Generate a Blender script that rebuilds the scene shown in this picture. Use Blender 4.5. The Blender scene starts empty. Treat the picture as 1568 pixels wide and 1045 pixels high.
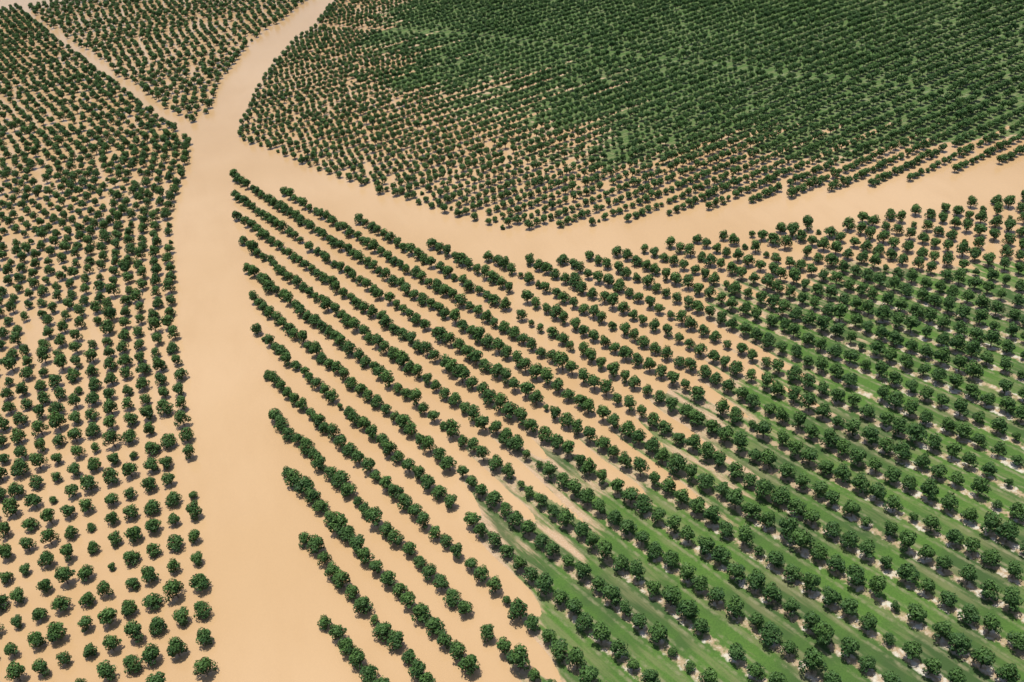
import bpy, math, numpy as np, random
from mathutils import Matrix, Vector
rng=np.random.default_rng(11)
H=140.0; f=1400.0
D=np.array([.0983,.8191,.5652]); F=np.array([-.0674,-.5613,.8250]); R=np.array([.993,-.1192,0.])
# survey: bearing on the aerial photograph -> metres on the flat plain (world X right, Y away)
def G(x,y):
    d=np.array([x-784,y-522,f]); k=d@D
    return (H*(d@R)/k, H*(d@F)/k)
def GP(l): return np.array([G(*p) for p in l])
sc=bpy.context.scene
# ---------- camera
cam=bpy.data.cameras.new("camera"); co=bpy.data.objects.new("camera",cam); sc.collection.objects.link(co)
right=Vector((.993,-.0674,-.0983)); up=Vector((.1192,.5613,.8191)); back=Vector((0,-.825,.5652))
M=Matrix((right,up,back)).transposed().to_4x4(); M.translation=(0,0,H); co.matrix_world=M
cam.sensor_width=36; cam.lens=f/1568*36; cam.clip_end=20000; sc.camera=co
sc.view_settings.view_transform='Standard'; sc.view_settings.look='None'; sc.view_settings.exposure=0
# ---------- light
az=math.radians(125); el=math.radians(81)
sd=Vector((math.cos(el)*math.cos(az),math.cos(el)*math.sin(az),math.sin(el)))
L=bpy.data.lights.new("sun",'SUN'); L.energy=4.1; L.angle=math.radians(.5); L.color=(1,.96,.88)
lo=bpy.data.objects.new("sun",L); sc.collection.objects.link(lo); lo.rotation_euler=sd.to_track_quat('Z','Y').to_euler()
w=bpy.data.worlds.new("World"); sc.world=w; w.use_nodes=True
nt=w.node_tree; sky=nt.nodes.new('ShaderNodeTexSky'); sky.sky_type='NISHITA'; sky.sun_disc=False
sky.sun_elevation=el; sky.sun_rotation=math.atan2(sd.x,sd.y); sky.dust_density=2
nt.links.new(sky.outputs[0],nt.nodes['Background'].inputs[0]); nt.nodes['Background'].inputs[1].default_value=.1
# ---------- node helpers
class N:
    def __init__(s,name):
        s.m=bpy.data.materials.new(name); s.m.use_nodes=True; s.t=s.m.node_tree; s.b=s.t.nodes['Principled BSDF']
    def n(s,ty,**k):
        x=s.t.nodes.new(ty)
        for a,b in k.items(): setattr(x,a,b)
        return x
    def put(s,v,sock):
        if isinstance(v,bpy.types.NodeSocket): s.t.links.new(v,sock)
        else: sock.default_value=v
    def math(s,op,a,b=0.,c=0.,clamp=False):
        x=s.n('ShaderNodeMath',operation=op,use_clamp=clamp); s.put(a,x.inputs[0]); s.put(b,x.inputs[1]); s.put(c,x.inputs[2]); return x.outputs[0]
    def noise(s,vec,scale,det=4,rough=.55):
        x=s.n('ShaderNodeTexNoise'); s.put(vec,x.inputs['Vector']); x.inputs['Scale'].default_value=scale
        x.inputs['Detail'].default_value=det; x.inputs['Roughness'].default_value=rough; return x.outputs[0]
    def dot(s,a,v):
        x=s.n('ShaderNodeVectorMath',operation='DOT_PRODUCT'); s.put(a,x.inputs[0]); x.inputs[1].default_value=v; return x.outputs['Value']
    def comb(s,a,b):
        x=s.n('ShaderNodeCombineXYZ'); s.put(a,x.inputs[0]); s.put(b,x.inputs[1]); return x.outputs[0]
    def mix(s,fac,a,b,mode='MIX'):
        x=s.n('ShaderNodeMix',data_type='RGBA',blend_type=mode); s.put(fac,x.inputs[0]); s.put(a,x.inputs[6]); s.put(b,x.inputs[7]); return x.outputs[2]
    def ss(s,v,a,b):
        x=s.n('ShaderNodeMapRange',interpolation_type='SMOOTHSTEP'); s.put(v,x.inputs[0]); x.inputs[1].default_value=a; x.inputs[2].default_value=b; return x.outputs[0]
    def bump(s,h,st,dist):
        x=s.n('ShaderNodeBump'); x.inputs['Strength'].default_value=st; x.inputs['Distance'].default_value=dist; s.put(h,x.inputs['Height']); s.t.links.new(x.outputs[0],s.b.inputs['Normal'])
def C(r,g,b): return (r,g,b,1)
# ---------- layout
def dirs(deg):
    a=math.radians(deg); u=np.array([math.cos(a),math.sin(a)]); return u,np.array([-u[1],u[0]])
uC=np.array([-.5703,.8216]); vC=np.array([.8216,.5703]); spC=.0509*H; phC=.229*H
uB,vB=dirs(30); spB=.044*H; phB=float(np.array(G(1035,325))@vB)
uA,vA=dirs(18); spA=7.2; phA=0.
pC=GP([(359,262),(363,328),(371,368),(380,410),(389,460),(395,512),(412,572),(423,645),(442,730),(467,828),(499,950),(535,1070),(900,1350),(2300,1350),(2300,230),(1568,306),(1400,330),(1280,346),(1100,368),(940,393),(840,406),(790,405),(697,391),(562,346),(442,301)])
pB=GP([(366,213),(372,190),(388,150),(410,115),(432,86),(460,58),(483,42),(515,0),(600,-90),(2300,-130),(2300,120),(1568,246),(1400,276),(1215,302),(1035,329),(910,346),(850,350),(770,352),(690,329),(560,290),(480,259)])
pA=GP([(292,218),(282,270),(264,325),(264,400),(266,460),(268,510),(275,565),(288,640),(297,700),(303,790),(310,880),(320,945),(326,1070),(200,1300),(-700,1300),(-700,-40),(20,5),(60,42),(130,95),(208,155)])
pD=GP([(288,192),(322,186),(350,118),(378,82),(420,40),(470,2),(520,-60),(-100,-60),(20,-10),(70,36),(135,82),(212,140)])
def inside(P,poly):
    x,y=P[:,0],P[:,1]; r=np.zeros(len(P),bool); j=len(poly)-1
    for i in range(len(poly)):
        xi,yi=poly[i]; xj,yj=poly[j]
        c=((yi>y)!=(yj>y)); t=(xj-xi)*(y-yi)/((yj-yi) if yj!=yi else 1e-9)+xi
        r^= c&(x<t); j=i
    return r
ctrl=[(1000,1000,.6),(900,960,.4),(1200,950,.8),(1500,1000,.9),(1500,800,.9),(1300,800,.6),(1100,870,.5),(1000,800,.3),(850,800,.15),(780,790,.05),(760,700,.0),(900,720,.1),(950,720,.08),(1100,700,.08),(1250,740,.15),(1350,600,.4),(1500,600,.6),(1400,480,.4),(1250,490,.3),(1150,460,.15),(1200,600,.2),(1300,430,.15),(1540,450,.3),(820,1000,.03),(890,1040,.3),(1700,900,.9),(1700,600,.6),(1100,1150,.8),
(680,650,-.12),(750,960,-.12),(650,800,-.3),(500,700,-.6),(800,500,-.5),(1000,550,-.3),(1100,560,-.06),(1000,450,-.4),(1200,390,-.35),(1350,370,-.3),(1500,350,-.3),(950,620,-.06),(1050,630,.0),(850,640,-.06),(600,550,-.5),(600,1000,-.4),(700,1100,-.3),(800,1150,-.1),
(600,200,-.2),(450,200,-.5),(700,280,-.35),(900,310,-.3),(1200,285,-.35),(1500,245,-.35),(900,160,.3),(700,100,.25),(800,60,.5),(1100,150,.6),(1300,150,.7),(1500,150,.6),(1200,50,.8),(900,40,.8),(700,30,.5),(560,100,-.03),(600,60,.15),(750,160,.08),(850,220,-.02),(1500,40,.8),(1000,220,.12),(1250,220,.2),(1450,200,.25),(520,60,-.1),(1800,100,.6),(1000,-100,.8),(1500,-100,.8),(600,-80,.5),
(800,370,-.9),(600,320,-.9),(1000,355,-.9),(1200,335,-.9),(1400,305,-.9),(1568,275,-.9),(1800,240,-.9),(320,300,-.9),(320,500,-.9),(370,800,-.9),(400,1000,-.9),(420,1200,-.9),(340,150,-.9),(420,70,-.9),(500,-10,-.9),(480,240,-.9),
(100,300,-.3),(150,200,-.3),(50,100,-.3),(200,80,-.3),(250,150,-.3),(100,500,-.4),(100,700,-.4),(100,900,-.4),(-100,500,-.4),(-200,900,-.4),(-200,100,-.4),(100,-100,-.4),(350,-60,-.4)]
CP=np.array([G(a,b) for a,b,_ in ctrl]); CH=np.array([c for *_,c in ctrl])
def broad(P):
    num=np.zeros(len(P)); den=np.zeros(len(P))
    for p,h in zip(CP,CH):
        d2=((P-p)**2).sum(1)+30; ww=1/d2**2; num+=ww*h; den+=ww
    return num/den
# ---------- ground sheet
def axis(a,b,st):
    m=np.arange(a,b+st/2,st); g=[]; s=st; v=b
    while v<9000: s*=1.35; v+=s; g.append(v)
    l=[]; s=st; v=a
    while v>-9000: s*=1.35; v-=s; l.append(v)
    return np.array(l[::-1]+list(m)+g)
xs=axis(-300,380,1.0); ys=axis(20,560,1.0)
X,Y=np.meshgrid(xs,ys); P=np.stack([X.ravel(),Y.ravel()],1)
z=broad(P)
def wav(P,a,b,ph): return np.sin(P[:,0]*a+P[:,1]*b+ph)
nz=sum(wav(P,math.cos(t)*k,math.sin(t)*k,t*7)*.5/(i+2) for i,(t,k) in enumerate([(0.3,.05),(1.9,.09),(4.,.13),(2.7,.21),(5.5,.33),(.9,.55),(3.3,.8)]))
iC=inside(P,pC); iB=inside(P,pB)
rC=np.cos(2*np.pi*((P@vC)-phC)/spC); rB=np.cos(2*np.pi*((P@vB)-phB)/spB)
z=z+.05*nz+np.where(iC,rC*.06,0)+np.where(iB,rB*.05+.09*nz,0)
# alleys differ in level, so the flood ends at a different place in each
kC=np.floor(((P@vC)-phC)/spC).astype(int); lev=rng.uniform(-.2,.13,600); z=z+np.where(iC,lev[(kC+300)%600]*(1-rC)*.5,0)
kB=np.floor(((P@vB)-phB)/spB).astype(int); lev=rng.uniform(-.25,.1,600); z=z+np.where(iB,lev[(kB+300)%600]*(1-rB)*.5,0)
far=(np.hypot(P[:,0],P[:,1])>900); z=np.where(far,.3,z)
me=bpy.data.meshes.new("ground"); nx,ny=len(xs),len(ys)
co3=np.stack([P[:,0],P[:,1],z],1).astype(np.float32)
idx=np.arange(nx*ny).reshape(ny,nx); q=np.stack([idx[:-1,:-1],idx[:-1,1:],idx[1:,1:],idx[1:,:-1]],-1).reshape(-1,4)
def build(me,v,q):
    me.vertices.add(len(v)); me.vertices.foreach_set("co",v.astype(np.float32).ravel())
    me.loops.add(q.size); me.loops.foreach_set("vertex_index",q.astype(np.int32).ravel())
    me.polygons.add(len(q)); me.polygons.foreach_set("loop_start",(np.arange(len(q))*q.shape[1]).astype(np.int32))
    me.update(calc_edges=True)
build(me,co3,q); me.shade_smooth()
go=bpy.data.objects.new("ground",me); sc.collection.objects.link(go)
rowattr=np.where(iC,rC,np.where(iB,rB,-.3)).astype(np.float32)
a=me.attributes.new("row",'FLOAT','POINT'); a.data.foreach_set("value",rowattr)
a=me.attributes.new("sward",'FLOAT','POINT'); a.data.foreach_set("value",np.where(iB,.8,0.).astype(np.float32))
g=N("ground_grass_silt"); geo=g.n('ShaderNodeNewGeometry'); pos=geo.outputs['Position']
at=g.n('ShaderNodeAttribute',attribute_name="row"); row=at.outputs['Fac']
iBm=g.n('ShaderNodeAttribute',attribute_name="sward").outputs['Fac']
sx=g.n('ShaderNodeSeparateXYZ'); g.put(pos,sx.inputs[0]); zz=sx.outputs[2]
n1=g.noise(pos,.05,4); n2=g.noise(pos,.6,4,.65); n3=g.noise(pos,3.,2,.7)
lv=g.comb(g.math('MULTIPLY',g.dot(pos,(uC[0],uC[1],0)),.05),g.math('MULTIPLY',g.dot(pos,(vC[0],vC[1],0)),.35))
n4=g.noise(lv,1.,4,.6)
silt=g.mix(n2,C(.40,.26,.15),C(.56,.40,.26)); silt=g.mix(g.math('MULTIPLY',g.ss(n3,.45,.75),.6),silt,C(.62,.52,.38))
silt=g.mix(g.math('MULTIPLY',g.ss(zz,.2,.5),g.ss(n2,.48,.68)),silt,C(.72,.66,.56))
grass=g.mix(n3,C(.03,.085,.012),C(.115,.225,.033)); grass=g.mix(g.ss(n1,.42,.65),grass,C(.045,.09,.022))
grass=g.mix(g.math('MULTIPLY',g.ss(n4,.5,.66),.5),grass,C(.22,.21,.10))
grass=g.mix(g.math('MULTIPLY',iBm,.6),grass,g.mix(g.ss(n1,.35,.65),C(.045,.09,.025),C(.10,.17,.04)))
trk=g.math('SUBTRACT',1.,g.ss(g.math('ABSOLUTE',g.math('ADD',row,.2)),.1,.4))
grass=g.mix(g.math('MULTIPLY',g.math('MULTIPLY',trk,.8),g.ss(n2,.35,.7)),grass,C(.25,.235,.13))
strip=g.ss(g.math('ADD',row,g.math('MULTIPLY',g.math('SUBTRACT',n2,.5),1.8)),.45,.9)
gz=g.ss(g.math('ADD',zz,g.math('MULTIPLY',g.math('SUBTRACT',n4,.5),.7)),-.04,.09)
gfac=g.math('MULTIPLY',gz,g.math('SUBTRACT',1.,g.math('MULTIPLY',g.math('MULTIPLY',strip,.8),g.math('SUBTRACT',1.,iBm))),clamp=True)
col=g.mix(gfac,silt,grass)
g.put(col,g.b.inputs['Base Color']); g.b.inputs['Roughness'].default_value=.95
g.bump(n3,.6,.15); me.materials.append(g.m)
# ---------- flood water
wm=bpy.data.meshes.new("flood_water"); S=9000
build(wm,np.array([[-S,-S,0],[S,-S,0],[S,S,0],[-S,S,0]],float),np.array([[0,1,2,3]]))
wo=bpy.data.objects.new("flood_water",wm); sc.collection.objects.link(wo)
g=N("muddy_water"); geo=g.n('ShaderNodeNewGeometry'); pos=geo.outputs['Position']
n1=g.noise(pos,.012,3,.5); n3=g.noise(pos,1.3,3,.6)
rd=(-.2528,.9675,0); rp=(.9675,.2528,0)
n2=g.noise(g.comb(g.math('MULTIPLY',g.dot(pos,rd),.03),g.math('MULTIPLY',g.dot(pos,rp),.09)),1.,4,.6)
col=g.mix(g.ss(n1,.3,.7),C(.52,.34,.175),C(.575,.39,.22)); col=g.mix(g.math('MULTIPLY',g.ss(n2,.4,.75),.35),col,C(.49,.315,.16))
g.put(col,g.b.inputs['Base Color']); g.b.inputs['Roughness'].default_value=.05; g.b.inputs['IOR'].default_value=1.42
g.bump(n3,.5,.13); wm.materials.append(g.m)
# ---------- tree prototypes
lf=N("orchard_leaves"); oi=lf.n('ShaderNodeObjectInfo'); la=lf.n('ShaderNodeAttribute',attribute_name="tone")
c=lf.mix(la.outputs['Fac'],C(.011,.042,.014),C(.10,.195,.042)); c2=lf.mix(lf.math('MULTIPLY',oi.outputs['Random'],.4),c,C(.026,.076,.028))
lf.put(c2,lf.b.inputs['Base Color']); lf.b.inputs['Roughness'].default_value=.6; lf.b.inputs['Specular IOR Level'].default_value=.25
bk=N("bark"); bk.b.inputs['Base Color'].default_value=C(.2,.16,.12); bk.b.inputs['Roughness'].default_value=.9
def tube(p0,p1,r0,r1,V,Q,k=5):
    p0=np.array(p0,float); p1=np.array(p1,float); d=p1-p0; d/=np.linalg.norm(d); a=np.cross(d,[.3,1,.2]); a/=np.linalg.norm(a); b=np.cross(d,a)
    s=len(V)
    for p,r in((p0,r0),(p1,r1)):
        for i in range(k):
            t=2*math.pi*i/k; V.append(p+(a*math.cos(t)+b*math.sin(t))*r)
    for i in range(k): Q.append([s+i,s+(i+1)%k,s+k+(i+1)%k,s+k+i])
NV=12
def kinds(cname,dens,ls):
  coll=bpy.data.collections.new(cname)
  for vi in range(NV):
    V=[];Q=[]
    tube((0,0,-1),(0,0,.5),.2,.16,V,Q); tube((0,0,.5),(rng.normal(0,.06),rng.normal(0,.06),1.3),.16,.13,V,Q)
    lobes=[]; nl=rng.integers(9,14)
    sxy=rng.uniform(.85,1.12); sy=rng.uniform(.85,1.12); hh=rng.uniform(.88,1.12)
    for i in range(nl):
        t=2*math.pi*(i+rng.uniform(-.35,.35))/nl*2.0; lv_=rng.uniform(0,1)
        rad=(1.4-.8*lv_)*rng.uniform(.75,1.15)
        c=np.array([math.cos(t)*rad*sxy,math.sin(t)*rad*sy,1.7+2.0*lv_*hh]); lobes.append((c,rng.uniform(.6,.95)))
        if i%2==0: tube((0,0,1.0+rng.uniform(-.2,.2)),c,.09,.03,V,Q,4)
    lobes.append((np.array([0,0,2.6]),1.2)); lobes.append((np.array([rng.normal(0,.3),rng.normal(0,.3),3.4*hh]),.95))
    nw=len(Q); tone=[.5]*nw
    for c,r in lobes:
        n=int((105*r*r+18)*dens); cl=rng.uniform(-.15,.2)
        for _ in range(n):
            d=rng.normal(size=3); d/=np.linalg.norm(d)
            rr=r*(rng.uniform(.55,1.0)**.5)*rng.uniform(.85,1.14); p=c+d*rr
            nn=d*.9+rng.normal(size=3)*.42+np.array([0,0,.35]); nn/=np.linalg.norm(nn)
            a=np.cross(nn,rng.normal(size=3)); a/=np.linalg.norm(a); b=np.cross(nn,a)
            s=rng.uniform(.14,.27)*ls; e=rng.uniform(.5,.9)
            k=len(V); V+= [p-a*s,p-b*s*e*.8+nn*.03,p+a*s,p+b*s*e]; Q.append([k,k+1,k+2,k+3])
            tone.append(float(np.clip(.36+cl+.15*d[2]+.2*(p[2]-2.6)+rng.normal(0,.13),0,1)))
    m=bpy.data.meshes.new("orchard_tree"); build(m,np.array(V),np.array(Q))
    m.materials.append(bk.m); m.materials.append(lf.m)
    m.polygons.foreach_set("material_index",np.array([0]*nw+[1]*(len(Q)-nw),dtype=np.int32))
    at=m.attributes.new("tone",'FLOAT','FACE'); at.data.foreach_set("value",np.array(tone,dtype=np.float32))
    o=bpy.data.objects.new("orchard_tree_kind",m); coll.objects.link(o)
  # instancer
  ng=bpy.data.node_groups.new("plant_"+cname,'GeometryNodeTree')
  ng.interface.new_socket("Geometry",in_out='INPUT',socket_type='NodeSocketGeometry'); ng.interface.new_socket("Geometry",in_out='OUTPUT',socket_type='NodeSocketGeometry')
  gi=ng.nodes.new('NodeGroupInput'); gout=ng.nodes.new('NodeGroupOutput'); ip=ng.nodes.new('GeometryNodeInstanceOnPoints'); ci=ng.nodes.new('GeometryNodeCollectionInfo')
  ci.inputs[0].default_value=coll; ci.inputs['Separate Children'].default_value=True; ci.inputs['Reset Children'].default_value=True
  def na(name,ty):
    x=ng.nodes.new('GeometryNodeInputNamedAttribute'); x.data_type=ty; x.inputs[0].default_value=name; return x.outputs[0]
  lk=ng.links.new; lk(gi.outputs[0],ip.inputs['Points']); lk(ci.outputs[0],ip.inputs['Instance']); ip.inputs['Pick Instance'].default_value=True
  lk(na("kind",'INT'),ip.inputs['Instance Index']); lk(na("rot",'FLOAT_VECTOR'),ip.inputs['Rotation']); lk(na("scl",'FLOAT_VECTOR'),ip.inputs['Scale']); lk(ip.outputs[0],gout.inputs[0])
  return ng
ng_near=kinds("orchard_tree_kinds",1.0,1.0); ng_far=kinds("orchard_tree_kinds_far",.55,1.3)
def near_seg(P,a,b):
    a=np.array(a);b=np.array(b);d=b-a;t=np.clip(((P-a)@d)/(d@d),0,1); return np.linalg.norm(P-(a+t[:,None]*d),axis=1)
def plant(ng,poly,u,v,sp,ph,ts,size,miss,jit,anchor,cut=None,ajit=.5,run=0.,zmin=-.5):
    a=[]; fine=np.arange(-900,900,.2); shift=0
    k0=int((( -700)-ph)/sp); k1=int((900-ph)/sp)
    for k in range(k0,k1):
        pf=np.outer(fine,u)+v*(ph+k*sp); ins=inside(pf,poly)
        if not ins.any(): continue
        s0=fine[ins].max() if anchor>0 else fine[ins].min()
        shift+=rng.normal(0,run)
        st=s0-anchor*(rng.uniform(0,ajit)+(shift%ts if run else 0))
        s=st-anchor*np.arange(0,480)*ts*rng.uniform(.985,1.015); pts=np.outer(s,u)+v*(ph+k*sp)
        pts=pts[inside(pts,poly)]
        a.append(pts)
    P=np.concatenate(a); P=P[(P[:,1]<700)&(np.abs(P[:,0])<500)&(P[:,1]>25)]
    keep=rng.uniform(size=len(P))>miss
    if cut:
        for (p,q_,wd) in cut: keep&=near_seg(P,p,q_)>wd
    P=P[keep]; n=len(P)
    P=P+rng.normal(0,jit,(n,2))
    zb=np.maximum(broad(P)+.03,zmin)
    lowf=.5+.5*np.sin(P[:,0]*.06+2*np.sin(P[:,1]*.03))*np.sin(P[:,1]*.05+1.3)
    s=size*(.9+.14*lowf)*np.clip(rng.normal(1,.1,n),.6,1.25)
    small=rng.uniform(size=n)<.04; s=np.where(small,s*.6,s)
    me=bpy.data.meshes.new("orchard_trees"); me.vertices.add(n)
    me.vertices.foreach_set("co",np.stack([P[:,0],P[:,1],zb],1).astype(np.float32).ravel())
    x=me.attributes.new("kind",'INT','POINT'); x.data.foreach_set("value",rng.integers(0,NV,n).astype(np.int32))
    x=me.attributes.new("rot",'FLOAT_VECTOR','POINT'); x.data.foreach_set("vector",np.stack([rng.normal(0,.06,n),rng.normal(0,.06,n),rng.uniform(0,6.28,n)],1).astype(np.float32).ravel())
    x=me.attributes.new("scl",'FLOAT_VECTOR','POINT'); x.data.foreach_set("vector",np.stack([s,s,s*rng.uniform(.88,1.1,n)],1).astype(np.float32).ravel())
    o=bpy.data.objects.new("orchard_trees",me); sc.collection.objects.link(o)
    md=o.modifiers.new("plant",'NODES'); md.node_group=ng
plant(ng_near,pC,uC,vC,spC,phC,4.0,.97,.015,.2,1)
plant(ng_far,pB,uB,vB,spB,phB,2.9,.78,.02,.1,-1,cut=[(G(480,42),G(720,58),3.0),(G(720,58),G(1600,165),1.8)],ajit=1.5)
plant(ng_near,pA,uA,vA,spA,phA,4.4,.98,.025,.26,1,ajit=1.2)
plant(ng_far,pD,uA,vA,spA,phA,4.5,.95,.03,.32,1,run=.5)
